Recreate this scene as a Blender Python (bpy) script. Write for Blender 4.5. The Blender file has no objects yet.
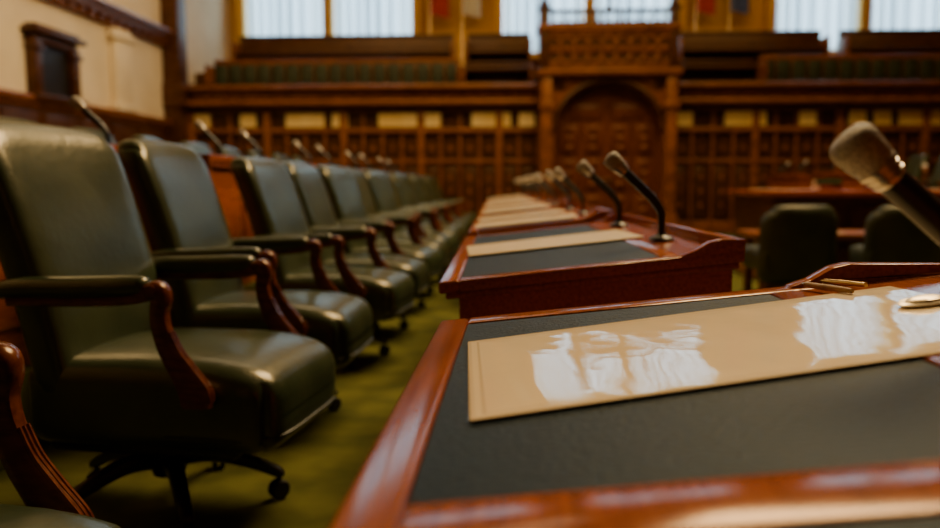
import bpy, bmesh, math, random
from mathutils import Vector, Matrix, noise
random.seed(4)
C = bpy.context.scene.collection
PI = math.pi
R = math.radians
ORD = ['zeroth','first','second','third','fourth','fifth','sixth','seventh','eighth','ninth','tenth','eleventh','twelfth','thirteenth','fourteenth','fifteenth']

# ------------------------------------------------------------------ materials
def new_mat(name):
    m = bpy.data.materials.new(name); m.use_nodes = True
    nt = m.node_tree; b = nt.nodes['Principled BSDF']
    return m, nt, b
def mat(name, c1, c2=None, rough=.5, scale=6, stretch=(1,1,1), metal=0, coat=0, coat_r=.1, bump=0, bscale=200, spec=.5, detail=4, lo=.35, hi=.65, rvar=0, tint=None, bdist=.004):
    m, nt, b = new_mat(name)
    N = nt.nodes; Lk = nt.links
    b.inputs['Roughness'].default_value = rough
    b.inputs['Metallic'].default_value = metal
    b.inputs['Coat Weight'].default_value = coat
    b.inputs['Coat Roughness'].default_value = coat_r
    b.inputs['Specular IOR Level'].default_value = spec
    if tint: b.inputs['Specular Tint'].default_value = (*tint, 1)
    tc = N.new('ShaderNodeTexCoord'); mp = N.new('ShaderNodeMapping')
    mp.inputs['Scale'].default_value = stretch
    Lk.new(tc.outputs['Object'], mp.inputs['Vector'])
    nz = N.new('ShaderNodeTexNoise'); nz.inputs['Scale'].default_value = scale; nz.inputs['Detail'].default_value = detail
    Lk.new(mp.outputs['Vector'], nz.inputs['Vector'])
    rp = N.new('ShaderNodeValToRGB')
    rp.color_ramp.elements[0].position = lo; rp.color_ramp.elements[1].position = hi
    rp.color_ramp.elements[0].color = (*c1, 1); rp.color_ramp.elements[1].color = (*(c2 or c1), 1)
    Lk.new(nz.outputs['Fac'], rp.inputs['Fac']); Lk.new(rp.outputs['Color'], b.inputs['Base Color'])
    if rvar:
        mr = N.new('ShaderNodeMapRange')
        mr.inputs['To Min'].default_value = max(.02, rough-rvar); mr.inputs['To Max'].default_value = rough+rvar
        Lk.new(nz.outputs['Fac'], mr.inputs['Value']); Lk.new(mr.outputs['Result'], b.inputs['Roughness'])
    if bump:
        n2 = N.new('ShaderNodeTexNoise'); n2.inputs['Scale'].default_value = bscale; n2.inputs['Detail'].default_value = 3
        Lk.new(tc.outputs['Object'], n2.inputs['Vector'])
        bp = N.new('ShaderNodeBump'); bp.inputs['Strength'].default_value = bump; bp.inputs['Distance'].default_value = bdist
        Lk.new(n2.outputs['Fac'], bp.inputs['Height']); Lk.new(bp.outputs['Normal'], b.inputs['Normal'])
    return m
M = {}
M['desk'] = mat('polished_mahogany', (.19,.038,.0035), (.40,.098,.008), rough=.18, scale=9, stretch=(14,.6,14), lo=.25, hi=.75, spec=.5, tint=(1,.62,.34))
M['armwood'] = mat('dark_red_wood', (.085,.017,.004), (.16,.040,.009), rough=.22, scale=9, stretch=(2,8,8), tint=(1,.72,.48))
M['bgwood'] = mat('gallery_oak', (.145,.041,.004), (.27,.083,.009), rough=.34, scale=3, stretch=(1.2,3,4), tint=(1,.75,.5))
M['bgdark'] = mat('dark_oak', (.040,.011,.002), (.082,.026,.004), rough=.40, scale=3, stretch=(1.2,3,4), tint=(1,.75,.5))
M['doorwood'] = mat('red_brown_door_wood', (.09,.020,.005), (.155,.040,.008), rough=.36, scale=3, stretch=(5,3,1), tint=(1,.75,.5))
M['leather'] = mat('olive_green_leather', (.024,.038,.018), (.043,.059,.029), rough=.30, scale=5, bump=.16, bscale=38, bdist=.006, rvar=.06, spec=.75, tint=(1,.90,.66))
M['piping'] = mat('dark_leather_piping', (.020,.026,.018), (.03,.038,.026), rough=.45)
M['blotter'] = mat('slate_leather', (.002,.012,.023), (.006,.020,.035), rough=.48, scale=60, bump=.5, bscale=170, rvar=.06, spec=.12, tint=(.7,.9,1))
M['black'] = mat('black_metal', (.010,.009,.008), (.017,.015,.013), rough=.36)
M['michead'] = mat('grey_mesh', (.26,.24,.20), (.52,.48,.41), rough=.5, scale=420, bump=.7, bscale=500, detail=1, lo=.42, hi=.58)
M['steel'] = mat('brushed_steel', (.50,.46,.40), (.62,.58,.52), rough=.30, metal=1)
M['brass'] = mat('aged_brass', (.55,.40,.20), (.68,.52,.30), rough=.25, metal=1)
M['palebrass'] = mat('pale_polished_brass', (.80,.70,.50), (.90,.80,.60), rough=.42, metal=1)
M['castor'] = mat('dark_rubber', (.008,.008,.008), (.014,.014,.014), rough=.6)
M['cream'] = mat('warm_cream_plaster', (.74,.61,.40), (.82,.69,.47), rough=.8, scale=1.5)
M['creamlit'] = mat('lit_cream_plaster', (.82,.57,.17), (.92,.70,.28), rough=.7, scale=2)  # cream plaster as lit panels, the warm light put into its colour
M['ochre'] = mat('ochre_plaster', (.60,.31,.045), (.70,.39,.07), rough=.8, scale=1)
M['ceil'] = mat('ceiling_plaster', (.20,.13,.07), (.24,.16,.09), rough=.9)
M['gcush'] = mat('dark_green_upholstery', (.014,.022,.011), (.024,.036,.017), rough=.5, tint=(1,.9,.66))
M['sheetplain'] = mat('cream_paper', (.88,.74,.50), (.94,.80,.56), rough=.5, scale=3, coat=.6, coat_r=.12)
M['red'] = mat('red_cloth', (.38,.03,.02), (.45,.04,.03), rough=.8)
M['blue'] = mat('blue_cloth', (.05,.07,.2), (.06,.09,.25), rough=.8)
M['white'] = mat('white_cloth', (.6,.55,.45), (.65,.6,.5), rough=.8)
M['penwood'] = mat('brown_pen_wood', (.25,.13,.05), (.4,.22,.08), rough=.4, scale=40)
M['bookred'] = mat('dark_red_book_cloth', (.16,.025,.015), (.2,.035,.02), rough=.6)
M['bookgreen'] = mat('dark_green_book_cloth', (.03,.07,.03), (.04,.09,.04), rough=.6)
def carpet():
    m, nt, b = new_mat('yellow_green_carpet'); N = nt.nodes; Lk = nt.links
    tc = N.new('ShaderNodeTexCoord')
    vo = N.new('ShaderNodeTexNoise'); vo.inputs['Scale'].default_value = 5; vo.inputs['Detail'].default_value = 2
    Lk.new(tc.outputs['Object'], vo.inputs['Vector'])
    rp = N.new('ShaderNodeValToRGB'); rp.color_ramp.elements[0].position = .30; rp.color_ramp.elements[1].position = .70
    rp.color_ramp.elements[0].color = (.075,.082,.015,1); rp.color_ramp.elements[1].color = (.165,.165,.030,1)
    Lk.new(vo.outputs['Fac'], rp.inputs['Fac'])
    nz = N.new('ShaderNodeTexNoise'); nz.inputs['Scale'].default_value = 300
    mx = N.new('ShaderNodeMixRGB'); mx.blend_type = 'MULTIPLY'; mx.inputs['Fac'].default_value = .5
    Lk.new(tc.outputs['Object'], nz.inputs['Vector'])
    Lk.new(rp.outputs['Color'], mx.inputs['Color1']); Lk.new(nz.outputs['Color'], mx.inputs['Color2'])
    Lk.new(mx.outputs['Color'], b.inputs['Base Color']); b.inputs['Roughness'].default_value = .95
    b.inputs['Specular IOR Level'].default_value = .1
    return m
M['carpet'] = carpet()
def sheet_mat():
    m, nt, b = new_mat('cream_paper_in_glossy_sleeve'); N = nt.nodes; Lk = nt.links
    tc = N.new('ShaderNodeTexCoord')
    nz = N.new('ShaderNodeTexNoise'); nz.inputs['Scale'].default_value = 4
    Lk.new(tc.outputs['Object'], nz.inputs['Vector'])
    rp = N.new('ShaderNodeValToRGB')
    rp.color_ramp.elements[0].color = (.90,.74,.47,1); rp.color_ramp.elements[1].color = (.95,.80,.53,1)
    Lk.new(nz.outputs['Fac'], rp.inputs['Fac'])
    sx = N.new('ShaderNodeSeparateXYZ'); Lk.new(tc.outputs['UV'], sx.inputs[0])
    def mth(op, a, c=None):
        n = N.new('ShaderNodeMath'); n.operation = op
        for k, val in enumerate((a, c)):
            if val is None: continue
            if isinstance(val, (int,float)): n.inputs[k].default_value = val
            else: Lk.new(val, n.inputs[k])
        return n.outputs[0]
    du = mth('MULTIPLY', mth('SUBTRACT', .5, mth('ABSOLUTE', mth('SUBTRACT', sx.outputs[0], .5))), 1.6)
    dv = mth('SUBTRACT', .5, mth('ABSOLUTE', mth('SUBTRACT', sx.outputs[1], .5)))
    dm = mth('MINIMUM', du, dv)
    line = mth('LESS_THAN', mth('ABSOLUTE', mth('SUBTRACT', dm, .035)), .004)
    rim = mth('LESS_THAN', dm, .012)
    f = mth('MAXIMUM', mth('MULTIPLY', line, .38), mth('MULTIPLY', rim, .25))
    mx = N.new('ShaderNodeMixRGB'); Lk.new(f, mx.inputs['Fac']); Lk.new(rp.outputs['Color'], mx.inputs['Color1']); mx.inputs['Color2'].default_value = (.30,.17,.06,1)
    Lk.new(mx.outputs['Color'], b.inputs['Base Color'])
    b.inputs['Roughness'].default_value = .6; b.inputs['Specular IOR Level'].default_value = .2
    b.inputs['Coat Weight'].default_value = 1; b.inputs['Coat Roughness'].default_value = .02; b.inputs['Coat IOR'].default_value = 1.42
    return m
M['sleeve'] = sheet_mat()
def emis(name, col, s):
    m = bpy.data.materials.new(name); m.use_nodes = True; nt = m.node_tree; nt.nodes.clear()
    e = nt.nodes.new('ShaderNodeEmission'); e.inputs['Color'].default_value = (*col,1); e.inputs['Strength'].default_value = s
    o = nt.nodes.new('ShaderNodeOutputMaterial'); nt.links.new(e.outputs[0], o.inputs[0]); return m
M['sky'] = emis('daylight_glass', (.66,.86,1.0), 7.0)
def sheer():
    m = bpy.data.materials.new('sheer_white_curtain'); m.use_nodes = True; nt = m.node_tree; nt.nodes.clear()
    t = nt.nodes.new('ShaderNodeBsdfTranslucent'); t.inputs['Color'].default_value = (.58,.68,.74,1)
    d = nt.nodes.new('ShaderNodeBsdfDiffuse'); d.inputs['Color'].default_value = (.50,.54,.55,1)
    mx = nt.nodes.new('ShaderNodeMixShader'); mx.inputs[0].default_value = .30
    nt.links.new(t.outputs[0], mx.inputs[1]); nt.links.new(d.outputs[0], mx.inputs[2])
    o = nt.nodes.new('ShaderNodeOutputMaterial'); nt.links.new(mx.outputs[0], o.inputs[0]); return m
M['sheer'] = sheer()

# ------------------------------------------------------------------ mesh helpers
def merge(bm, tb):
    me = bpy.data.meshes.new('tmp'); tb.to_mesh(me); tb.free(); bm.from_mesh(me); bpy.data.meshes.remove(me)
def box(bm, x0,x1,y0,y1,z0,z1,b=0,seg=2,fn=None):
    tb = bmesh.new(); bmesh.ops.create_cube(tb, size=1)
    for v in tb.verts:
        v.co = Vector(((x0+x1)/2+v.co.x*(x1-x0), (y0+y1)/2+v.co.y*(y1-y0), (z0+z1)/2+v.co.z*(z1-z0)))
    if b: bmesh.ops.bevel(tb, geom=tb.edges[:], offset=b, segments=seg, profile=.5, affect='EDGES')
    if fn:
        for v in tb.verts: v.co = fn(v.co)
    merge(bm, tb)
def prism(bm, prof, y0, y1, b=0):       # profile in x,z
    tb = bmesh.new()
    a = [tb.verts.new((x,y0,z)) for x,z in prof]; c = [tb.verts.new((x,y1,z)) for x,z in prof]
    n = len(prof)
    tb.faces.new(a); tb.faces.new(c[::-1])
    for i in range(n): tb.faces.new((a[i],c[i],c[(i+1)%n],a[(i+1)%n]))
    bmesh.ops.recalc_face_normals(tb, faces=tb.faces[:])
    if b: bmesh.ops.bevel(tb, geom=tb.edges[:], offset=b, segments=2, profile=.5, affect='EDGES')
    merge(bm, tb)
def rbox(bm, half, c, r, n=9, fn=None):
    tb = bmesh.new(); bmesh.ops.create_cube(tb, size=2)
    bmesh.ops.subdivide_edges(tb, edges=tb.edges[:], cuts=n, use_grid_fill=True)
    for v in tb.verts:
        p = [math.sin(max(-1,min(1,v.co[i]))*PI/2)*half[i] for i in range(3)]
        q = [max(-(half[i]-r), min(half[i]-r, p[i])) for i in range(3)]
        d = Vector([p[i]-q[i] for i in range(3)])
        if d.length > 1e-9: d = d.normalized()*r
        w = Vector(q)+d
        if fn: w = fn(w)
        v.co = w+Vector(c)
    merge(bm, tb)
def smooth_pts(pts, k=6):
    P = [Vector(p) for p in pts]; out = []
    for i in range(len(P)-1):
        p0 = P[max(i-1,0)]; p1 = P[i]; p2 = P[i+1]; p3 = P[min(i+2,len(P)-1)]
        for j in range(k):
            t = j/k
            out.append(.5*((2*p1)+(p2-p0)*t+(2*p0-5*p1+4*p2-p3)*t*t+(3*p1-p0-3*p2+p3)*t**3))
    out.append(P[-1]); return out
def lerp_list(vals, n):
    out = []
    for i in range(n):
        t = i/(n-1)*(len(vals)-1); a = int(t); b = min(a+1,len(vals)-1); f = t-a
        va, vb = vals[a], vals[b]
        out.append((va[0]+(vb[0]-va[0])*f, va[1]+(vb[1]-va[1])*f))
    return out
def sweep(bm, pts, radii, n=10, side=(0,1,0), k=6, e=2.0):
    P = smooth_pts(pts, k) if k > 1 else [Vector(p) for p in pts]
    rad = lerp_list([r if isinstance(r, tuple) else (r,r) for r in radii], len(P)) if len(radii) > 1 else [radii[0] if isinstance(radii[0], tuple) else (radii[0],)*2]*len(P)
    S0 = Vector(side); rings = []
    for i, p in enumerate(P):
        T = (P[min(i+1,len(P)-1)]-P[max(i-1,0)]).normalized()
        S = (S0-T*S0.dot(T)).normalized(); Nn = T.cross(S)
        ring = []
        for j in range(n):
            a = 2*PI*j/n; ca, sa = math.cos(a), math.sin(a)
            x = math.copysign(abs(ca)**(2/e), ca)*rad[i][0]; y = math.copysign(abs(sa)**(2/e), sa)*rad[i][1]
            ring.append(bm.verts.new(p+S*x+Nn*y))
        rings.append(ring)
    for a, b in zip(rings, rings[1:]):
        for j in range(n): bm.faces.new((a[j],a[(j+1)%n],b[(j+1)%n],b[j]))
    bm.faces.new(rings[0][::-1]); bm.faces.new(rings[-1])
def lathe(bm, prof, n=16, mtx=None):
    rings = []
    for r, z in prof:
        ring = []
        for j in range(n):
            v = Vector((max(r,1e-4)*math.cos(2*PI*j/n), max(r,1e-4)*math.sin(2*PI*j/n), z))
            ring.append(bm.verts.new(mtx @ v if mtx else v))
        rings.append(ring)
    for a, b in zip(rings, rings[1:]):
        for j in range(n): bm.faces.new((a[j],a[(j+1)%n],b[(j+1)%n],b[j]))
    bm.faces.new(rings[0][::-1]); bm.faces.new(rings[-1])
def obj(name, bm, m, parent=None, flat=False, kind=None):
    bmesh.ops.recalc_face_normals(bm, faces=bm.faces[:])
    for f in bm.faces: f.smooth = not flat
    for e in bm.edges:
        if len(e.link_faces) == 2 and e.calc_face_angle(0) > R(38): e.smooth = False
    me = bpy.data.meshes.new(name); bm.to_mesh(me); bm.free()
    me.materials.append(m)
    o = bpy.data.objects.new(name, me); C.objects.link(o)
    if parent: o.parent = parent
    if kind: o['kind'] = kind
    return o
def struct(name, bm, m, parent=None):
    return obj(name, bm, m, parent, kind=None if parent else 'structure')
def tag(o, label, cat, group=None):
    o['label'] = label; o['category'] = cat
    if group: o['group'] = group
    return o
def thing(name, label, cat, loc=(0,0,0), rz=0, group=None):
    o = bpy.data.objects.new(name, None); C.objects.link(o)
    o.empty_display_size = .1
    o.location = loc; o.rotation_euler = (0,0,rz)
    return tag(o, label, cat, group)
def copy_tree(o, parent=None):
    c = o.copy(); C.objects.link(c)
    if parent: c.parent = parent
    for ch in list(o.children): copy_tree(ch, c)
    return c
def BM(): return bmesh.new()

# ------------------------------------------------------------------ camera
F = 800.0; EYE = .95; YAW = R(3.22); PITCH = math.atan(79/F)
cam = bpy.data.cameras.new('camera'); co = bpy.data.objects.new('camera', cam); C.objects.link(co)
co.location = (0,0,EYE); co.rotation_euler = (PI/2-PITCH, 0, YAW)
cam.sensor_width = 36; cam.lens = F/940*36; cam.clip_start = .02
cam.dof.use_dof = True; cam.dof.focus_distance = 1.30; cam.dof.aperture_fstop = 2.2
bpy.context.scene.camera = co
def ray(px, py):
    fh = Vector((-math.sin(YAW), math.cos(YAW), 0)); z = Vector((0,0,1)); rt = Vector((math.cos(YAW), math.sin(YAW), 0))
    fw = fh*math.cos(PITCH)-z*math.sin(PITCH); up = fh*math.sin(PITCH)+z*math.cos(PITCH)
    return fw+rt*((px-470)/F)+up*((264-py)/F)

# ------------------------------------------------------------------ room shell
XL, XR, YB, YN = -6.9, 11.0, 16.0, -6.0
ZC = 9.0
b = BM(); box(b, XL-.2, XR+.2, YN, YB+.3, -.2, 0); struct('floor', b, M['carpet'])
b = BM(); box(b, XL, -1.70, YN, 15.2, 0, .30, .01); box(b, 4.30, XR, 10.0, 15.2, 0, .30, .01); struct('floor_platform', b, M['carpet'])
b = BM(); box(b, XL-.2, XR+.2, YN, 19.8, ZC, ZC+.2); struct('ceiling', b, M['ceil'])
b = BM(); box(b, XL-.2, XR+.2, YN-.2, YN, 0, ZC); struct('wall_rear', b, M['bgdark'])
b = BM(); box(b, XR, XR+.2, YN, 19.8, 0, ZC); struct('wall_right', b, M['bgwood'])
b = BM(); box(b, XL-.2, XL, YN, 19.8, 0, ZC); struct('wall_left', b, M['cream'])
b = BM(); box(b, XL, XL+.06, YN, YB, .3, 2.15)
for i in range(22):
    y = -5.6+i*1.0
    if y+.8 < YB: box(b, XL+.06, XL+.09, y, y+.8, .6, 1.25, .02); box(b, XL+.06, XL+.09, y, y+.8, 1.4, 2.0, .02)
struct('trim_1', b, M['bgdark'])
b = BM(); box(b, XL, XL+.16, YN, YB, 2.12, 2.22, .02); box(b, XL, XL+.10, YN, YB, 2.05, 2.12, .01)
struct('trim_2', b, M['bgwood'])
b = BM(); box(b, XL, XL+.08, YN, YB, 3.62, 3.74, .02); box(b, XL, XL+.20, YN, YB, 3.74, 3.84, .03); box(b, XL, XL+.28, YN, YB, 3.84, 3.93, .03)
for i in range(60):
    y = -2+i*.3; box(b, XL, XL+.14, y, y+.13, 3.66, 3.74, .01)
struct('trim_3', b, M['bgwood'])
b = BM(); box(b, XL, XL+.34, 15.55, 16.0, .3, 6.5, .03); box(b, XL, XL+.42, 15.5, 16.0, 2.45, 2.95, .03); box(b, XL, XL+.42, 15.5, 16.0, .3, .6, .03)
struct('trim_4', b, M['bgdark'])
b = BM(); box(b, XL, XL+.12, 13.5, 14.1, 2.22, 3.62, .02); box(b, XL, XL+.16, 13.42, 14.18, 3.42, 3.55, .02); box(b, XL, XL+.16, 13.42, 14.18, 2.22, 2.36, .02)
struct('trim_15', b, M['cream'])

# back wall: wainscot with raised panels
PX0, PX1 = .45, 3.03            # portal span
b = BM(); box(b, XL, XR, YB, YB+.2, 0, 2.9); struct('wall_back', b, M['bgdark'])
def spans():
    return [(XL+.4, PX0), (PX1, XR)]
b = BM(); b2 = BM()
for x0, x1 in spans():
    n = int((x1-x0)/.38); w = (x1-x0)/n
    for i in range(n+1):
        big = i % 4 == 0; hw_ = .07 if big else .028
        box(b, x0+i*w-hw_, x0+i*w+hw_, YB-(.13 if big else .08), YB, 0, 2.47, .012)
    box(b, x0, x1, YB-.06, YB, 0, .25, .01); box(b, x0, x1, YB-.07, YB, 1.38, 1.46, .015); box(b, x0, x1, YB-.12, YB, 1.97, 2.07, .02)
    box(b, x0, x1, YB-.08, YB, 2.40, 2.47, .02)
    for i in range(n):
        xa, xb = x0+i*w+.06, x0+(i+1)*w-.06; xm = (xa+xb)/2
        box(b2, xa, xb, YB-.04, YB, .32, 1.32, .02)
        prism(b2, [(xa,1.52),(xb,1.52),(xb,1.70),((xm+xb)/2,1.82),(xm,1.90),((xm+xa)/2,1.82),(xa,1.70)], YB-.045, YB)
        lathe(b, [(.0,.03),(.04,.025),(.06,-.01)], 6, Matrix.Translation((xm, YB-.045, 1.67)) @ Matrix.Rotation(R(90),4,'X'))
        for z in (.55, .82, 1.09): lathe(b, [(.0,.02),(.05,.015),(.07,-.01)], 4, Matrix.Translation((xm, YB-.04, z)) @ Matrix.Rotation(R(90),4,'X'))
struct('trim_5', b, M['bgwood'])
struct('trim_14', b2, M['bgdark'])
b = BM(); random.seed(11)
for x0, x1 in spans():
    n = int((x1-x0)/.45); w = (x1-x0)/n; i = 0
    while i < n:
        k = random.choice((1,2,3,1)); k = min(k, n-i)
        box(b, x0+i*w+.08, x0+(i+k)*w-.08, YB-.095, YB, 2.10, 2.37)
        i += k+random.choice((0,1,1))
struct('trim_6', b, M['creamlit'])
# gallery beam
b = BM()
for x0, x1 in spans():
    box(b, x0, x1, YB-.35, YB+.2, 2.50, 2.60, .03); box(b, x0, x1, YB-.22, YB+.2, 2.60, 2.80, .01); box(b, x0, x1, YB-.42, YB+.2, 2.80, 2.88, .03)
    n = int((x1-x0)/.3)
    for i in range(n): lathe(b, [(.0,.04),(.05,.035),(.08,-.01)], 6, Matrix.Translation((x0+(i+.5)*(x1-x0)/n, YB-.22, 2.70)) @ Matrix.Rotation(R(90),4,'X'))
struct('trim_7', b, M['bgwood'])
b = BM(); box(b, XL, XR, YB+.2, 17.2, 2.3, 2.85); box(b, XL, XR, 17.2, 19.5, 2.3, 3.35); struct('floor_gallery', b, M['bgdark'])
b = BM(); box(b, XL-.2, XR+.2, 19.5, 19.8, 2.3, ZC); struct('wall_gallery', b, M['ochre'])
b = BM()
for x0, x1 in spans():
    box(b, x0, x1, YB+.0, YB+.06, 2.88, 2.96, .01)
struct('trim_8', b, M['bgdark'])

# gallery benches
def bench(x0, x1, y, z, h, dark, label):
    t = thing('gallery_bench', label, 'bench', ((x0+x1)/2, y, z), 0, 'gallery benches')
    w = (x1-x0)/2
    b = BM(); box(b, -w, w, -.45, 0, .38, .45, .015) if not dark else box(b, -w, w, -.45, 0, .05, .14, .015); obj('seat', b, M['bgdark'], t)
    b = BM(); box(b, -w, w, .0, .07, 0, h, .01); box(b, -w, w, -.03, .10, h-.06, h+.02, .02); obj('backrest', b, M['bgdark'] if not dark else M['bgwood'], t)
    if dark:
        b = BM(); n = max(2, int(2*w/.3))
        for i in range(n):
            rbox(b, (w/n-.022, .05, .215), (-w+(i+.5)*2*w/n, -.035, h-.30), .03, 3)
        obj('back_cushion', b, M['gcush'], t)
    for s in (-1,1):
        b = BM(); box(b, s*w-.03, s*w+.03, -.48, .08, 0, h*.8, .02); obj('end_panel', b, M['bgwood'], t)
bench(-6.3, -1.15, 16.75, 2.85, .68, True, 'dark upholstered gallery bench low on the left behind the gallery rail')
bench(4.9, 9.9, 16.75, 2.85, .68, True, 'dark upholstered gallery bench low on the right behind the gallery rail')
bench(-1.05, .3, 16.75, 2.85, .60, False, 'low plain wooden gallery bench just left of the portal')
bench(3.2, 4.8, 16.75, 2.85, .60, False, 'low plain wooden gallery bench just right of the portal')
bench(-6.1, -1.35, 17.75, 3.35, .85, False, 'plain wooden gallery bench in front of the left tall window')
bench(-1.05, .3, 17.75, 3.35, .85, False, 'short wooden gallery bench up beside the left of the portal balustrade')
bench(3.45, 6.45, 17.75, 3.35, .85, False, 'wooden gallery bench up beside the right of the portal balustrade')
bench(6.85, 10.4, 17.75, 3.35, .85, False, 'wooden gallery bench in front of the right tall window')

# portal with arch
PC, PW, ZS, AR = 1.75, 1.02, 1.95, .92
def zarch(x):
    t = max(0, 1-((x-PC)/PW)**2); return ZS+AR*math.sqrt(t)
b = BM(); n = 28
box(b, PX0, PC-PW, 15.4, 16.0, 0, 3.02); box(b, PC+PW, PX1, 15.4, 16.0, 0, 3.02)
for i in range(n):
    xa = PC-PW+2*PW*i/n; xb = PC-PW+2*PW*(i+1)/n
    prism(b, [(xa,zarch(xa)),(xb,zarch(xb)),(xb,3.02),(xa,3.02)], 15.4, 16.0)
for s, x in ((-1,PX0+.13),(1,PX1-.13)):
    box(b, x-.10, x+.10, 15.25, 15.4, 0, 3.0, .02); box(b, x-.14, x+.14, 15.2, 15.4, 0, .4, .02); box(b, x-.14, x+.14, 15.2, 15.4, 2.35, 2.5, .02)
box(b, PX0-.05, PX1+.05, 15.18, 16.0, 2.98, 3.10, .03)
struct('trim_9', b, M['bgwood'])
b = BM(); pts = [(PC-PW+2*PW*(.5-.5*math.cos(PI*i/24)), 15.37, 0) for i in range(25)]
pts = [(x,y,zarch(x)+.04) for x,y,_ in pts]
sweep(b, pts, [(.06,.06)], n=8, side=(0,1,0), k=1)
for s in (-1,1):
    for r_ in (.10,.055): lathe(b, [(r_,-.02),(r_,.02),(r_-.03,.035),(r_-.03,-.02)], 16, Matrix.Translation((PC+s*.92,15.40,2.82)) @ Matrix.Rotation(R(90),4,'X'))
struct('trim_10', b, M['bgdark'])
droot = bpy.data.objects.new('door_1', None); C.objects.link(droot); droot['kind'] = 'structure'; droot.location = (PC,15.72,0)
for s in (-1,1):
    b = BM()
    for i in range(14):
        xa = PW*i/14; xb = PW*(i+1)/14
        prism(b, [(s*xa,0),(s*xb,0),(s*xb,max(.1,zarch(PC+xb))),(s*xa,zarch(PC+xa))], -.05, .03)
    for (z0,z1) in ((.15,.75),(.85,1.45),(1.55,2.1)):
        for (xa,xb) in ((.08,.44),(.54,.9)):
            lo, hi = sorted((s*xa, s*xb)); box(b, lo, hi, -.085, -.04, z0, z1, .03)
            for q in range(3):
                lathe(b, [(.0,.035),(.05,.03),(.085,.01),(.10,-.02)], 8, Matrix.Translation(((lo+hi)/2,-.085,z0+(z1-z0)*(q+.5)/3)) @ Matrix.Rotation(R(90),4,'X'))
    lo, hi = sorted((s*.1, s*.7)); box(b, lo, hi, -.085, -.04, 2.2, 2.48, .03)
    leaf = obj('door_leaf', b, M['doorwood'], droot)
    b = BM(); lathe(b, [(.0,-.06),(.03,-.055),(.045,-.03),(.03,-.01),(.02,.03)], 12, Matrix.Translation((s*.06,-.09,1.05)) @ Matrix.Rotation(R(-90),4,'X'))
    obj('door_knob', b, M['brass'], leaf)
b = BM(); box(b, PX0, PX1, 15.45, 16.0, 3.10, 3.85); struct('trim_16', b, M['bgdark'])
b = BM(); box(b, PX0-.05, PX1+.05, 15.38, 16.0, 3.82, 3.95, .03)
for i in range(9):
    x = PX0+.25+i*.26
    sweep(b, [(x+.15*math.cos(2*PI*q/20), 15.45, 3.48+.24*math.sin(2*PI*q/20)) for q in range(21)], [(.026,.026)], n=6, side=(0,1,0), k=1)
    lathe(b, [(.0,.045),(.04,.04),(.07,.01),(.08,-.02)], 8, Matrix.Translation((x,15.44,3.48)) @ Matrix.Rotation(R(90),4,'X'))
box(b, PX0+.05, PX1-.05, 15.42, 15.46, 3.14, 3.20, .01); box(b, PX0+.05, PX1-.05, 15.42, 15.46, 3.75, 3.81, .01)
struct('trim_11', b, M['bgwood'])
for x in (PX0+.08, PX1-.08):
    b = BM(); box(b, x-.09, x+.09, 15.40, 15.58, 3.1, 4.20, .02); box(b, x-.12, x+.12, 15.37, 15.61, 4.20, 4.27, .02)
    lathe(b, [(.07,4.27),(.09,4.33),(.05,4.40),(.03,4.45),(.07,4.52),(.085,4.59),(.05,4.67),(.02,4.75),(.0,4.83)], 14, Matrix.Translation((x,15.49,0)))
    struct('trim_12' if x < 1 else 'trim_13', b, M['bgdark'])
t = thing('gallery_railing', 'dark balustrade on top of the carved portal over the arched door', 'railing', (1.74,15.5,3.95))
b = BM(); box(b, -1.1, 1.1, -.04, .04, .22, .28, .01); obj('top_rail', b, M['bgdark'], t)
b = BM(); box(b, -1.1, 1.1, -.04, .04, 0, .05, .01); obj('bottom_rail', b, M['bgdark'], t)
for i in range(17):
    b = BM(); lathe(b, [(.02,.05),(.032,.1),(.02,.13),(.03,.17),(.022,.22)], 8, Matrix.Translation((-1.02+i*.1275,0,0))); obj('baluster', b, M['bgdark'], t)
b = BM(); lathe(b, [(.06,0),(.05,.05),(.02,.1),(.05,.2),(.06,.3),(.03,.38),(.055,.43),(.05,.5),(.0,.54)], 12)
o = obj('finial', b, M['bgdark']); o.location = (1.74,15.5,4.231)
tag(o, 'small dark finial standing at the middle of the portal balustrade', 'finial')

# windows with sheer curtains
def window(i, x0, x1, z0, z1, side):
    w = bpy.data.objects.new('window_%d' % i, None); C.objects.link(w); w['kind'] = 'structure'; w.location = ((x0+x1)/2, 19.5, z0)
    hw = (x1-x0)/2; h = z1-z0
    b = BM(); box(b, -hw, hw, -.06, -.02, 0, h); obj('window_pane', b, M['sky'], w)
    b = BM()
    for x in (-hw, hw): box(b, x-.09, x+.09, -.40, 0, -.05, h+.1, .02)
    box(b, -.11, .11, -.40, -.06, -.05, h+.1, .02)
    box(b, -hw-.09, hw+.09, -.40, 0, h, h+.16, .02); box(b, -hw-.15, hw+.15, -.46, 0, -.14, 0, .02)
    obj('window_frame', b, M['ochre'], w)
    for s, half in ((-1,'left'),(1,'right')):
        cx = (x0+x1)/2+s*(hw/2+.01); cw = hw/2-.115
        b = BM(); nx = 240; nz = 6; vs = []
        for a in range(nx+1):
            u = -cw+2*cw*a/nx
            row = []
            for c in range(nz+1):
                zz = (h-.02)*c/nz
                ph = u*2*PI/.27+1.6*math.sin(u*3.1+i)+.15*math.sin(zz*2)
                row.append(b.verts.new((u, (.115+.03*math.sin(u*5+i))*math.sin(ph)+.012*math.sin(2.3*ph), zz)))
            vs.append(row)
        for a in range(nx):
            for c in range(nz): b.faces.new((vs[a][c],vs[a+1][c],vs[a+1][c+1],vs[a][c+1]))
        o = obj('sheer_curtain', b, M['sheer']); o.location = (cx, 19.235, z0)
        tag(o, 'white sheer curtain glowing with daylight over the %s half of the %s gallery window' % (half, side), 'curtain', 'sheer gallery curtains')
window(1, -6.55, -2.35, 4.02, 6.7, 'left')
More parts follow.
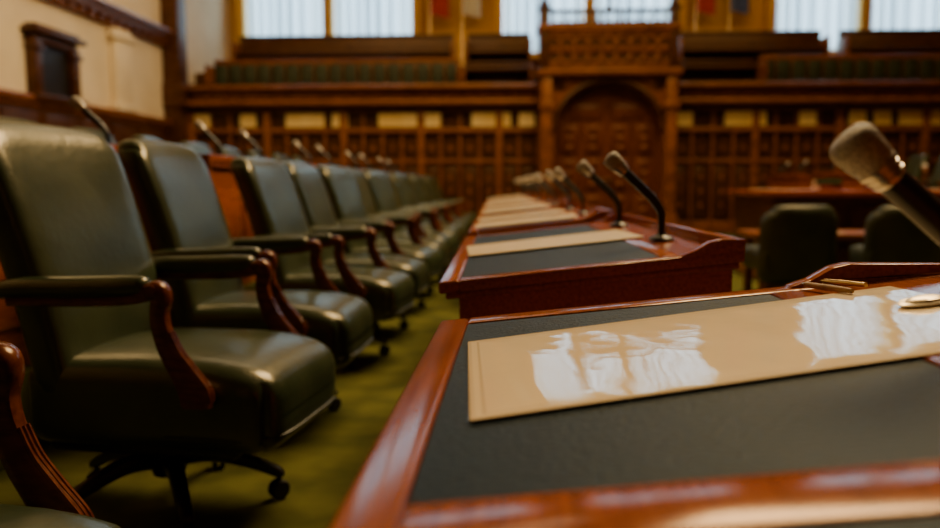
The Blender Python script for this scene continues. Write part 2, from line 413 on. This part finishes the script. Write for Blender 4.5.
window(2, -.40, 3.80, 4.02, 6.7, 'middle')
window(3, 5.85, 10.05, 4.02, 6.7, 'right')
def flag(x, m, label):
    b = BM(); nx, nz = 24, 6; vs = []
    for a in range(nx+1):
        u = .02+.42*a/nx
        vs.append([b.verts.new((u, .04*math.sin(u*30+c*.2), 1.55+1.1*c/nz-.25*(u-.02)*(1-c/nz))) for c in range(nz+1)])
    for a in range(nx):
        for c in range(nz): b.faces.new((vs[a][c],vs[a+1][c],vs[a+1][c+1],vs[a][c+1]))
    t = thing('flag', label, 'flag', (x,19.0,3.35), 0, 'flags between the windows')
    obj('cloth', b, m, t)
    b = BM(); lathe(b, [(.0,0),(.15,0),(.15,.04),(.03,.07),(.018,.09),(.018,2.75),(.03,2.78),(.0,2.86)], 12); obj('pole', b, M['brass'], t)
flag(-2.0, M['red'], 'red flag on a pole between the left and middle windows')
flag(-1.25, M['white'], 'pale flag beside the red one left of the middle window')
flag(4.1, M['red'], 'red flag on a pole just right of the middle window')
flag(4.85, M['blue'], 'blue flag on a pole between the middle and right windows')

t = thing('wall_niche', 'carved dark wooden framed niche mounted on the cream left wall', 'wall niche', (XL, 11.7, 2.25))
b = BM(); box(b, 0, .05, -.5, .5, .0, .75); obj('back_board', b, M['black'], t)
b = BM()
for s in (-1,1): box(b, 0, .16, s*.50-.09, s*.50+.09, -.02, .78, .02); box(b, 0, .20, s*.50-.11, s*.50+.11, .60, .68, .02)
box(b, 0, .14, -.55, .55, .72, .84, .02); obj('frame', b, M['bgdark'], t)
b = BM(); box(b, 0, .24, -.68, .68, .84, .92, .02); box(b, 0, .18, -.58, .58, .92, .98, .02); obj('pediment', b, M['bgdark'], t)
b = BM(); box(b, 0, .22, -.66, .66, -.08, 0.0, .02); box(b, 0, .14, -.46, .46, -.16, -.08, .02); obj('sill', b, M['bgdark'], t)

# ------------------------------------------------------------------ desks
K = .1104; L = 1.68; Z0 = .72
def shear(v): return Vector((v.x, v.y, v.z+v.x*K))
def make_desk(W, label):
    t = thing('legislature_desk', label, 'desk')
    b = BM()
    box(b, 0, .05, 0, L, .690, Z0, .007, 3, shear)
    box(b, .535, .575, .05, L-.05, .690, Z0, .004, 2, shear)
    box(b, .05, W, 0, .05, .690, Z0, .005, 2, shear); box(b, .05, W, L-.05, L, .690, Z0, .005, 2, shear)
    box(b, .05, .535, L/2-.04, L/2+.04, .690, Z0, .004, 2, shear)
    obj('top_frame', b, M['desk'], t)
    for y0, y1 in ((.05, L/2-.04), (L/2+.04, L-.05)):
        b = BM(); box(b, .05, .535, y0, y1, .692, Z0-.003, .0015, 1, shear); o = obj('writing_panel', b, M['blotter'], t)
        o['label'] = 'dark slate leather writing panel'
    b = BM(); box(b, .575, W-.02, .05, L-.05, .692, Z0-.002, .0, 1, shear); obj('pen_tray', b, M['desk'], t)
    b = BM(); box(b, .016, W-.008, .012, L-.012, .674, .690, .005, 3, shear); obj('edge_moulding', b, M['desk'], t)
    for y0 in (.001, L-.035):
        b = BM(); prism(b, [(.565,.770),(.575,.787),(.605,.797),(.640,.818),(.665,.824),(W,.824),(W,.715+K*W)], y0, y0+.034, .002); obj('tray_cheek', b, M['desk'], t)
    b = BM(); box(b, W-.028, W, .035, L-.035, .70+K*W, .824, .004); obj('back_rail', b, M['desk'], t)
    for s in (0, 1):
        b = BM(); ya, yb = (.030,.085) if s == 0 else (L-.085, L-.030)
        prism(b, [(.05,0),(W-.02,0),(W-.02,.674+K*(W-.02)),(.05,.674+K*.05)], ya, yb)
        yo = (.016,.032) if s == 0 else (L-.032, L-.016)
        box(b, .04, W-.012, *yo, 0, .12, .004)
        yp = (.024,.032) if s == 0 else (L-.032, L-.024)
        box(b, .14, W-.12, *yp, .18, .50, .006)
        obj('end_panel', b, M['desk'], t)
    b = BM(); box(b, W-.065, W-.03, .085, L-.085, 0, .73)
    for i in range(3):
        y0 = .12+i*(L-.24)/3; box(b, W-.032, W-.018, y0+.03, y0+(L-.24)/3-.03, .15, .62, .006)
    obj('back_panel', b, M['desk'], t)
    b = BM(); prism(b, [(.10,0),(W-.065,0),(W-.065,.670+K*(W-.065)),(.10,.670+K*.10)], L/2-.02, L/2+.02); obj('divider_panel', b, M['desk'], t)
    for y0, y1 in ((.10, L/2-.035), (L/2+.035, L-.10)):
        b = BM(); box(b, .045, .42, y0, y1, .585, .672, .004, 2, shear); d = obj('drawer', b, M['desk'], t)
        b = BM(); lathe(b, [(.006,0),(.006,.012),(.013,.018),(.013,.026),(.0,.03)], 12, Matrix.Translation((.045,(y0+y1)/2,.632)) @ Matrix.Rotation(R(-90),4,'Y')); obj('knob', b, M['brass'], d)
    return t
def row_x(y): return -.181-.0245*(y-1.88)
desks = []
D1 = (-.127, -.335)
d1 = make_desk(1.0, 'nearest mahogany desk with slate leather top under the large glossy sheet'); d1.location = (*D1, 0)
d2 = make_desk(.72, 'second mahogany desk from the camera in the front row')
ND = 6
DY = [1.88+2.1*i for i in range(ND)]
for i, y in enumerate(DY):
    o = d2 if i == 0 else copy_tree(d2)
    o.location = (row_x(y), y, 0); o.rotation_euler = (0,0,R(1.4))
    o['label'] = '%s mahogany desk from the camera in the front row of desks' % ORD[i+2]; o['group'] = 'front row desks'
    desks.append(o)
BY = [2.28+2.2*i for i in range(5)]
backdesks = []
for i, y in enumerate(BY):
    o = copy_tree(d2); o.location = (-2.45, y, .301); o.rotation_euler = (0,0,0)
    o['label'] = '%s raised desk from the camera in the row behind the green armchairs' % ORD[i+1]; o['group'] = 'raised back row desks'
    backdesks.append(o)
oppd = []
for i, y in enumerate([12.3, 14.5]):
    o = copy_tree(d2); o.location = (5.15, y, .301); o.rotation_euler = (0,0,PI)
    o['label'] = ['nearer','farther'][i]+' far desk facing left across the floor behind the clerks table'; o['group'] = 'opposite row desks'
    oppd.append(o)

# ------------------------------------------------------------------ armchairs
def make_armchair():
    t = thing('leather_armchair', '', 'chair')
    hx, hy, hz = .355, .272, .112
    def fs(v):
        Rr = .09; cx, cy = hx-Rr, hy-Rr
        ax, ay = v.x-cx, abs(v.y)-cy
        if ax > 0 and ay > 0:
            l = math.hypot(ax,ay); k = max(ax,ay)/l; v = Vector((cx+ax*k, math.copysign(cy+ay*k, v.y), v.z))
        fall = max(0,1-(v.x/hx)**2)*max(0,1-(v.y/hy)**2)
        if v.z > 0: v.z += .032*fall**.6
        if v.x > .12: v.z -= .024*((v.x-.12)/.2)**2*(1 if v.z > 0 else 0)
        return v
    b = BM(); rbox(b, (hx,hy,hz), (.095,0,.368), .055, 14, fs); seat = obj('seat', b, M['leather'], t)
    b = BM(); pts = []
    for i in range(41):
        a = PI/2-PI*i/40
        ca, sa = math.cos(a), math.sin(a)
        e = 2/5
        pts.append((.095+.06+(hx-.055)*abs(ca)**e, (hy+.002)*math.copysign(abs(sa)**e, sa), .300))
    sweep(b, pts, [.005], n=6, side=(0,0,1), k=1); obj('piping', b, M['piping'], seat)
    b = BM(); box(b, -.22, .32, -.22, .22, .228, .265, .01); obj('seat_pan', b, M['black'], t)
    HX, HY, HZ = .056, .290, .372
    def fb(v):
        Rr = .085; cy, cz = HY-Rr, HZ-Rr
        ay, az = abs(v.y)-cy, v.z-cz
        if ay > 0 and az > 0:
            l = math.hypot(ay,az); k = max(ay,az)/l; v = Vector((v.x, math.copysign(cy+ay*k, v.y), cz+az*k))
        h = (v.z+HZ)/(2*HZ)
        crown = .016*max(0,1-(v.y/HY)**2)
        v.z += crown*h
        fall = max(0,1-(v.y/HY)**2)*max(0,1-(v.z/HZ)**2)
        if v.x > 0: v.x += .030*fall**.7
        v.y *= .94+.06*h
        v.x += -.28*v.z + .025*(abs(v.y)/HY)**2 - .035*(h-.45)**2*2
        return v
    b = BM(); rbox(b, (HX,HY,HZ), (-.275,0,.742), .044, 14, fb); back = obj('backrest', b, M['leather'], t)
    for s in (-1, 1):
        y = s*.300
        b = BM(); sweep(b, [(-.275,y,.680),(-.20,y,.686),(-.05,y,.690),(.07,y,.695),(.13,y,.698),(.145,y,.698)],
                        [(.026,.024),(.031,.029),(.034,.030),(.034,.030),(.030,.026),(.012,.010)], n=14); obj('arm_pad', b, M['leather'], t)
        b = BM()
        sweep(b, [(-.25,y,.652),(0,y,.658),(.10,y,.668),(.165,y,.688),(.178,y,.670),(.172,y,.630),(.178,y,.585),(.200,y,.530),(.234,y,.478),(.262,y,.430),(.266,y,.395)],
              [(.018,.014),(.02,.015),(.024,.018),(.026,.026),(.024,.024),(.020,.022),(.019,.024),(.019,.027),(.020,.032),(.022,.042),(.022,.040)], n=12, e=3.2, k=5)
        w = obj('arm_post', b, M['armwood'], t)
        w['label'] = 'curved dark red wooden arm support'
        b = BM(); lathe(b, [(.0,-.030),(.014,-.030),(.018,-.026),(.018,.026),(.014,.030),(.0,.030)], 14, Matrix.Translation((.163,y,.688)) @ Matrix.Rotation(R(90),4,'X')); obj('scroll', b, M['armwood'], w)
        b = BM()
        for dy in (-.010, 0, .010):
            sweep(b, [(.203,y+dy,.585),(.224,y+dy,.538),(.261,y+dy,.490),(.297,y+dy,.445),(.306,y+dy,.410)], [.0035,.0045,.005,.005,.003], n=6, k=4)
        obj('carving', b, M['armwood'], w)
    b = BM(); lathe(b, [(.0,.10),(.045,.10),(.055,.13),(.05,.17),(.028,.19),(.026,.215),(.07,.222),(.07,.24)], 16); obj('column', b, M['black'], t)
    for i in range(5):
        a = R(20+72*i); ca, sa = math.cos(a), math.sin(a)
        b = BM()
        sweep(b, [(ca*.02,sa*.02,.15),(ca*.12,sa*.12,.155),(ca*.22,sa*.22,.125),(ca*.31,sa*.31,.085),(ca*.325,sa*.325,.07)], [(.028,.030),(.026,.026),(.022,.020),(.020,.016),(.018,.008)], n=10, side=(-sa,ca,0), e=3)
        lg = obj('leg', b, M['black'], t)
        b = BM(); mx = Matrix.Translation((ca*.315,sa*.315,.030)) @ Matrix.Rotation(a+.6,4,'Z') @ Matrix.Rotation(R(90),4,'X')
        for z in (-.02, .006): lathe(b, [(.0,z),(.026,z),(.03,z+.004),(.03,z+.010),(.026,z+.014),(.0,z+.014)], 14, mx)
        lathe(b, [(.008,.03),(.008,.078),(.012,.08)], 8, Matrix.Translation((ca*.315,sa*.315,0)))
        obj('caster', b, M['castor'], lg)
    return t
ac = make_armchair()
front = [(-.965,.86,-3), (-1.02,2.25,-7), (-1.06,3.17,-2), (-1.03,4.30,-6), (-1.03,5.10,-3), (-1.03,6.05,-10), (-1.04,6.85,0), (-1.04,7.8,-10), (-1.05,8.6,1), (-1.06,9.55,-10), (-1.07,10.35,0), (-1.06,11.3,-10), (-1.07,12.1,0), (-1.06,13.05,-8), (-1.06,13.85,0)]
first = True
def place_chair(x, y, z, a, label, group, sz=1):
    global first
    o = ac if first else copy_tree(ac)
    first = False
    o.location = (x,y,z); o.rotation_euler = (0,0,R(a)); o.scale = (1,1,sz); o['label'] = label; o['group'] = group
    return o
for i, (x,y,a) in enumerate(front):
    lab = 'green leather armchair cut off at the lower left corner, wooden arm showing' if i == 0 else \
          'green leather armchair with wooden arms, %s whole one from the camera beside the front desks' % ORD[i]
    place_chair(x, y, 0, a, lab, 'armchairs along the front row', 1 if i < 3 else .975)
for i in range(8):
    place_chair(-3.25, 5.6+1.1*i, .301, -5+4*(i%3), 'green leather armchair on the raised row by the left wall, %s from the camera' % ORD[i+1], 'armchairs along the raised row')
for i in range(4):
    place_chair(6.0, 11.1+1.02*i, .301, 175+5*(i%2), 'far green armchair across the floor behind the clerks table, %s from the camera' % ORD[i+1], 'armchairs of the opposite row')

def make_low_chair():
    t = thing('low_back_chair', '', 'chair')
    def fb(v):
        Rr = .15; cy, cz = .275-Rr, .29-Rr
        ay, az = abs(v.x)-cy, v.z-cz
        if ay > 0 and az > 0:
            l = math.hypot(ay,az); k = max(ay,az)/l; v = Vector((math.copysign(cy+ay*k, v.x), v.y, cz+az*k))
        v.y += -.10*v.z + .10*(abs(v.x)/.275)**2 - .03*max(0,1-(v.x/.275)**2)*max(0,1-(v.z/.29)**2)*(1 if v.y < 0 else 0)
        return v
    b = BM(); rbox(b, (.275,.075,.29), (0,-.24,.52), .06, 12, fb); obj('backrest', b, M['gcush'], t)
    b = BM(); rbox(b, (.27,.26,.09), (0,.02,.40), .05, 8); obj('seat', b, M['gcush'], t)
    b = BM(); lathe(b, [(.0,.10),(.045,.10),(.05,.15),(.027,.18),(.027,.32)], 14); obj('column', b, M['black'], t)
    for i in range(5):
        a = R(18+72*i); ca, sa = math.cos(a), math.sin(a)
        b = BM(); sweep(b, [(ca*.02,sa*.02,.14),(ca*.15,sa*.15,.13),(ca*.28,sa*.28,.07)], [(.024,.024),(.022,.02),(.018,.012)], n=8, side=(-sa,ca,0)); lg = obj('leg', b, M['black'], t)
        b = BM(); lathe(b, [(.0,-.014),(.028,-.014),(.03,-.01),(.03,.01),(.028,.014),(.0,.014)], 12, Matrix.Translation((ca*.27,sa*.27,.03)) @ Matrix.Rotation(a,4,'Z') @ Matrix.Rotation(R(90),4,'X'))
        lathe(b, [(.008,.03),(.008,.08)], 8, Matrix.Translation((ca*.27,sa*.27,0)))
        obj('caster', b, M['castor'], lg)
    return t
lc = make_low_chair()
for i, (x,y,a,lab) in enumerate([(2.05,6.1,4,'left of the two low-backed green chairs with their backs to the front row'),(2.84,6.1,-6,'right of the two low-backed green chairs, partly behind the foreground microphone')]):
    o = lc if i == 0 else copy_tree(lc)
    o.location = (x,y,0); o.rotation_euler = (0,0,R(a)); o['label'] = lab; o['group'] = 'low-backed green chairs'

t = thing('clerks_table', 'long dark red wooden table beyond the low-backed green chairs', 'table', (4.6,8.6,0))
b = BM(); box(b, -2.2, 2.2, -.75, .75, .84, .90, .015); obj('tabletop', b, M['desk'], t)
b = BM(); box(b, -2.1, 2.1, -.66, .66, .12, .84)
for i in range(6): box(b, -2.05+i*.69, -2.05+i*.69+.62, -.69, -.655, .22, .76, .02)
obj('carcass', b, M['bgdark'], t)
b = BM(); box(b, -2.2, 2.2, -.85, .75, 0, .12, .02); obj('plinth', b, M['bgwood'], t)
t = thing('low_table', 'low brown panelled table in front of the long clerks table', 'table', (2.95,7.05,0))
b = BM(); box(b, -.95, .95, -.3, .3, .50, .55, .01); obj('tabletop', b, M['bgwood'], t)
b = BM(); box(b, -.88, .88, -.24, -.20, .02, .50)
for i in range(4): box(b, -.84+i*.43, -.84+i*.43+.38, -.26, -.235, .08, .44, .015)
obj('front_panel', b, M['bgdark'], t)
for sx in (-1,1):
    for sy in (-1,1):
        b = BM(); box(b, sx*.86-.035, sx*.86+.035, sy*.22-.035, sy*.22+.035, 0, .50, .006); obj('leg', b, M['bgwood'], t)
def book(x, y, z, m, a, label):
    t = thing('book', label, 'book', (x,y,z), R(a), 'books on the clerks table')
    b = BM(); box(b, -.12,.12,-.085,.085,0,.005,.001); box(b, -.12,.12,-.085,.085,.045,.05,.001); box(b, -.12,.12,-.088,-.08,0,.05,.002); obj('cover', b, m, t)
    b = BM(); box(b, -.115,.115,-.08,.078,.005,.045); obj('pages', b, M['sheetplain'], t)
book(3.1, 8.2, .901, M['bookred'], 10, 'dark red book, lower of the stack at the left end of the clerks table')
book(3.1, 8.2, .952, M['bookgreen'], -8, 'dark green book, topmost of the stack at the left end of the clerks table')
book(5.5, 8.25, .901, M['bookgreen'], 20, 'dark green book lying at the right end of the clerks table')
book(3.55, 8.15, .901, M['bookred'], -20, 'dark red book lying alone right of the stack on the clerks table')

# ------------------------------------------------------------------ microphones
def make_mic(near, label):
    t = thing('desk_microphone', label, 'microphone')
    b = BM(); lathe(b, [(.0,0),(.036,0),(.038,.006),(.032,.012),(.016,.018),(.014,.024),(.0,.024)], 18); obj('foot', b, M['black'], t)
    if near:
        P_ = [(0,0,.012),(0,0,.03),(-.012,0,.050),(-.055,0,.088),(-.150,0,.170)]; rr = [.012,.014,.016,.0165,.0165]; A = Vector(P_[-1])
    else:
        P_ = [(0,0,.015),(0,0,.055),(-.003,0,.085),(-.022,0,.115),(-.050,0,.145),(-.116,0,.206)]; rr = [.009,.010,.012,.013,.014,.0145]; A = Vector(P_[-1])
    b = BM(); sweep(b, P_, rr, n=14); obj('stem', b, M['black'], t)
    ax = Vector((-.74,0,.67)).normalized()
    mx = Matrix.Translation(A) @ Vector((0,0,1)).rotation_difference(ax).to_matrix().to_4x4()
    b = BM(); lathe(b, [(.0,-.010),(.0175,-.010),(.0195,-.007),(.0195,-.004),(.018,-.003),(.018,-.001),(.0205,0),(.0205,.004),(.0190,.005),(.0190,.007),(.0225,.008),(.0225,.013),(.0,.013)], 20, mx); obj('collar', b, M['steel'], t)
    b = BM(); lathe(b, [(.0,.012),(.0205,.012),(.0235,.018),(.0262,.042),(.0255,.050),(.021,.056),(.010,.0590),(.0,.0595)], 24, mx); obj('head', b, M['michead'], t)
    return t
near_mic = make_mic(True, 'large foreground microphone leaning in at the right edge over the glossy sheet')
def tray_z(lx): return Z0-.002+lx*K
near_mic.location = (D1[0]+.662, .87, tray_z(.662)+.001); near_mic.rotation_euler = (0,0,R(2))
mic = make_mic(False, '')
mfirst = True
def put_mic(desk, lx, ly, label, group, a=0):
    global mfirst
    o = mic if mfirst else copy_tree(mic)
    mfirst = False
    rz = desk.rotation_euler.z
    p = Vector(desk.location)+Matrix.Rotation(rz,3,'Z') @ Vector((lx,ly,tray_z(lx)+.002))
    o.location = p; o.rotation_euler = (0,0,rz+R(a)); o['label'] = label; o['group'] = group
for i, d in enumerate(desks):
    for j, ly in enumerate((.46, 1.26)):
        put_mic(d, .618, ly, 'black microphone on the %s front row desk from the camera, the %s of its two' % (ORD[i+2], ('nearer','farther')[j]), 'front row microphones', random.uniform(-10,8))
for i, d in enumerate(backdesks):
    for j, ly in enumerate((.44, 1.26)):
        put_mic(d, .622, ly, 'black microphone on the %s raised desk behind the armchairs, the %s of its two' % (ORD[i+1], ('nearer','farther')[j]), 'raised row microphones', random.uniform(-8,8))
for i, d in enumerate(oppd):
    for j, ly in enumerate((.44, 1.26)):
        put_mic(d, .622, ly, 'microphone on the %s far desk across the floor, the %s of its two' % (('nearer','farther')[i], ('farther','nearer')[j]), 'opposite row microphones')
for i, x in enumerate((4.1, 4.9)):
    o = copy_tree(mic); o.location = (x, 8.3, .901); o.rotation_euler = (0,0,R(60+40*i))
    o['label'] = ('left','right')[i]+' microphone standing on the long clerks table'; o['group'] = 'clerks table microphones'

# ------------------------------------------------------------------ papers
def plane_hit(px, py, off=0):
    r = ray(px, py); a = Z0+off; x0 = D1[0]
    tt = (a-K*x0-EYE)/(r.z-K*r.x)
    return Vector((0,0,EYE))+r*tt
FL = plane_hit(468,343); NL = plane_hit(470,422); FR = plane_hit(890,287)
u = (FR-FL); wid = u.length; u.normalize()
vv_ = (FL-NL); nrm = u.cross(vv_).normalized(); v = nrm.cross(u).normalized(); hgt = vv_.dot(v); skew = vv_.dot(u)/hgt
b = BM(); nx, ny = 120, 80; g = []; uvl = b.loops.layers.uv.new('UVMap'); uvd = {}
for i in range(nx+1):
    col = []
    for j in range(ny+1):
        y = -hgt/2+hgt*j/ny; x = -wid/2+wid*i/nx + skew*y
        e = min(1, min(i, nx-i, j, ny-j)/8)
        z = .0006*e + .0010*(noise.noise(Vector((x*12, y*5, 3.1))))*e + .0004*noise.noise(Vector((x*26, y*8, 7.7)))*e + .00013*noise.noise(Vector((x*50, y*26, 1.7)))*e
        q = b.verts.new((x,y,z+.0017)); uvd[q] = (i/nx, j/ny); col.append(q)
    g.append(col)
for i in range(nx):
    for j in range(ny):
        f = b.faces.new((g[i][j],g[i+1][j],g[i+1][j+1],g[i][j+1]))
        for lp in f.loops: lp[uvl].uv = uvd[lp.vert]
edge = [e for e in b.edges if len(e.link_faces) == 1]
r_ = bmesh.ops.extrude_edge_only(b, edges=edge)
for q in r_['geom']:
    if isinstance(q, bmesh.types.BMVert): q.co.z = .0005
sh = obj('document_sheet', b, M['sleeve'])
ctr = FL+u*wid/2-vv_/2
sh.matrix_world = Matrix(((u.x,v.x,nrm.x,ctr.x),(u.y,v.y,nrm.y,ctr.y),(u.z,v.z,nrm.z,ctr.z),(0,0,0,1)))
tag(sh, 'large cream sheet in a glossy wavy plastic sleeve on the nearest desk', 'paper')
def plain_sheet():
    b = BM(); box(b, -.275, .275, -.21, .21, 0, .004, .001, 1)
    return obj('document_sheet', b, M['sheetplain'])
sfirst = None
def new_sheet():
    global sfirst
    if sfirst is None: sfirst = plain_sheet(); return sfirst
    o = sfirst.copy(); C.objects.link(o); return o
def put_sheet(desk, lx, ly, a, label):
    o = new_sheet()
    rz = desk.rotation_euler.z
    p = Vector(desk.location)+Matrix.Rotation(rz,3,'Z') @ Vector((lx,ly,Z0+lx*K+.0012))
    o.matrix_world = Matrix.Translation(p) @ Matrix.Rotation(rz,4,'Z') @ Matrix.Rotation(-math.atan(K),4,'Y') @ Matrix.Rotation(R(a),4,'Z')
    tag(o, label, 'paper', 'sheets on the front row desks')
put_sheet(desks[0], .315, .82, 3, 'cream sheet lying flat on the second desk near its divider')
for i in range(1, ND):
    for j, ly in enumerate((.42, 1.22)):
        put_sheet(desks[i], .30, ly, random.uniform(-3,3), 'cream sheet on the %s front row desk from the camera, the %s of its two' % (ORD[i+2], ('nearer','farther')[j]))
for i, (x, lab) in enumerate([(2.75,'cream sheet lying flat at the left end of the clerks table'),(4.5,'cream sheet lying flat between the two microphones on the clerks table'),(5.95,'cream sheet lying flat at the right end of the clerks table')]):
    o = new_sheet(); o.matrix_world = Matrix.Translation((x, 8.55, .9005)) @ Matrix.Rotation(R(-8+9*i),4,'Z')
    tag(o, lab, 'paper', 'sheets on the clerks table')
o = new_sheet(); o.matrix_world = Matrix.Translation((2.45, 6.98, .5505)) @ Matrix.Rotation(R(6),4,'Z')
tag(o, 'cream sheet lying on the low table in front of the clerks table', 'paper')
for i, (pa, pb, m, lab) in enumerate([((802,284),(852,291),M['penwood'],'slim brown pen lying nearer the sheet in the tray of the nearest desk'),((808,280),(866,285),M['brass'],'slim brass pen lying behind the brown pen in the nearest desk tray')]):
    A = plane_hit(*pa, .007); B_ = plane_hit(*pb, .007); d = (B_-A); ln = d.length; d.normalize()
    t = thing('pen', lab, 'pen', A)
    q = Vector((1,0,0)).rotation_difference(d); t.rotation_euler = q.to_euler()
    b = BM(); sweep(b, [(0.01,0,0),(ln*.6,0,0),(ln,0,0)], [.0045,.005,.004], n=10, k=1); obj('barrel', b, m, t)
    b = BM(); lathe(b, [(.0045,0),(.003,.006),(.0008,.014)], 10, Matrix.Translation((.01,0,0)) @ Matrix.Rotation(R(-90),4,'Y')); obj('tip', b, M['brass'], t)
P = plane_hit(926,303,.004)
t = thing('brass_oval', 'small shiny brass oval lying on the sheet at the right edge', 'brass ornament', P)
t.rotation_euler = (0,-math.atan(K),R(15))
sc = Matrix.Diagonal((2.1,1.3,.8,1))
b = BM(); lathe(b, [(.0,0),(.017,0),(.019,.003),(.017,.006),(.014,.005),(.0,.005)], 24, sc); obj('rim', b, M['palebrass'], t)
b = BM(); lathe(b, [(.0135,.005),(.012,.009),(.007,.012),(.0,.013)], 24, sc); obj('dome', b, M['palebrass'], t)

# ------------------------------------------------------------------ light
def area(name, loc, target, sx, sy, p, col):
    l = bpy.data.lights.new(name, 'AREA'); l.shape = 'RECTANGLE'; l.size = sx; l.size_y = sy; l.energy = p; l.color = col
    o = bpy.data.objects.new(name, l); C.objects.link(o); o.location = loc
    o.rotation_euler = (Vector(target)-Vector(loc)).to_track_quat('-Z','Y').to_euler()
area('chamber_lamps', (2.4,7.0,8.5), (-.3,3.0,.5), 5, 4, 1700, (1,.68,.32))
area('gallery_glow', (2,11.5,8.5), (2,16.5,2.5), 12, 2, 430, (1,.64,.25))
area('left_wall_glow', (-4.0,11,8.0), (-6.9,12,2.5), 1.5, 7, 210, (1,.74,.42))  # extra unseen light, added to brighten the left wall
w = bpy.data.worlds.new('world'); bpy.context.scene.world = w; w.use_nodes = True
w.node_tree.nodes['Background'].inputs[0].default_value = (1,.8,.55,1); w.node_tree.nodes['Background'].inputs[1].default_value = .004
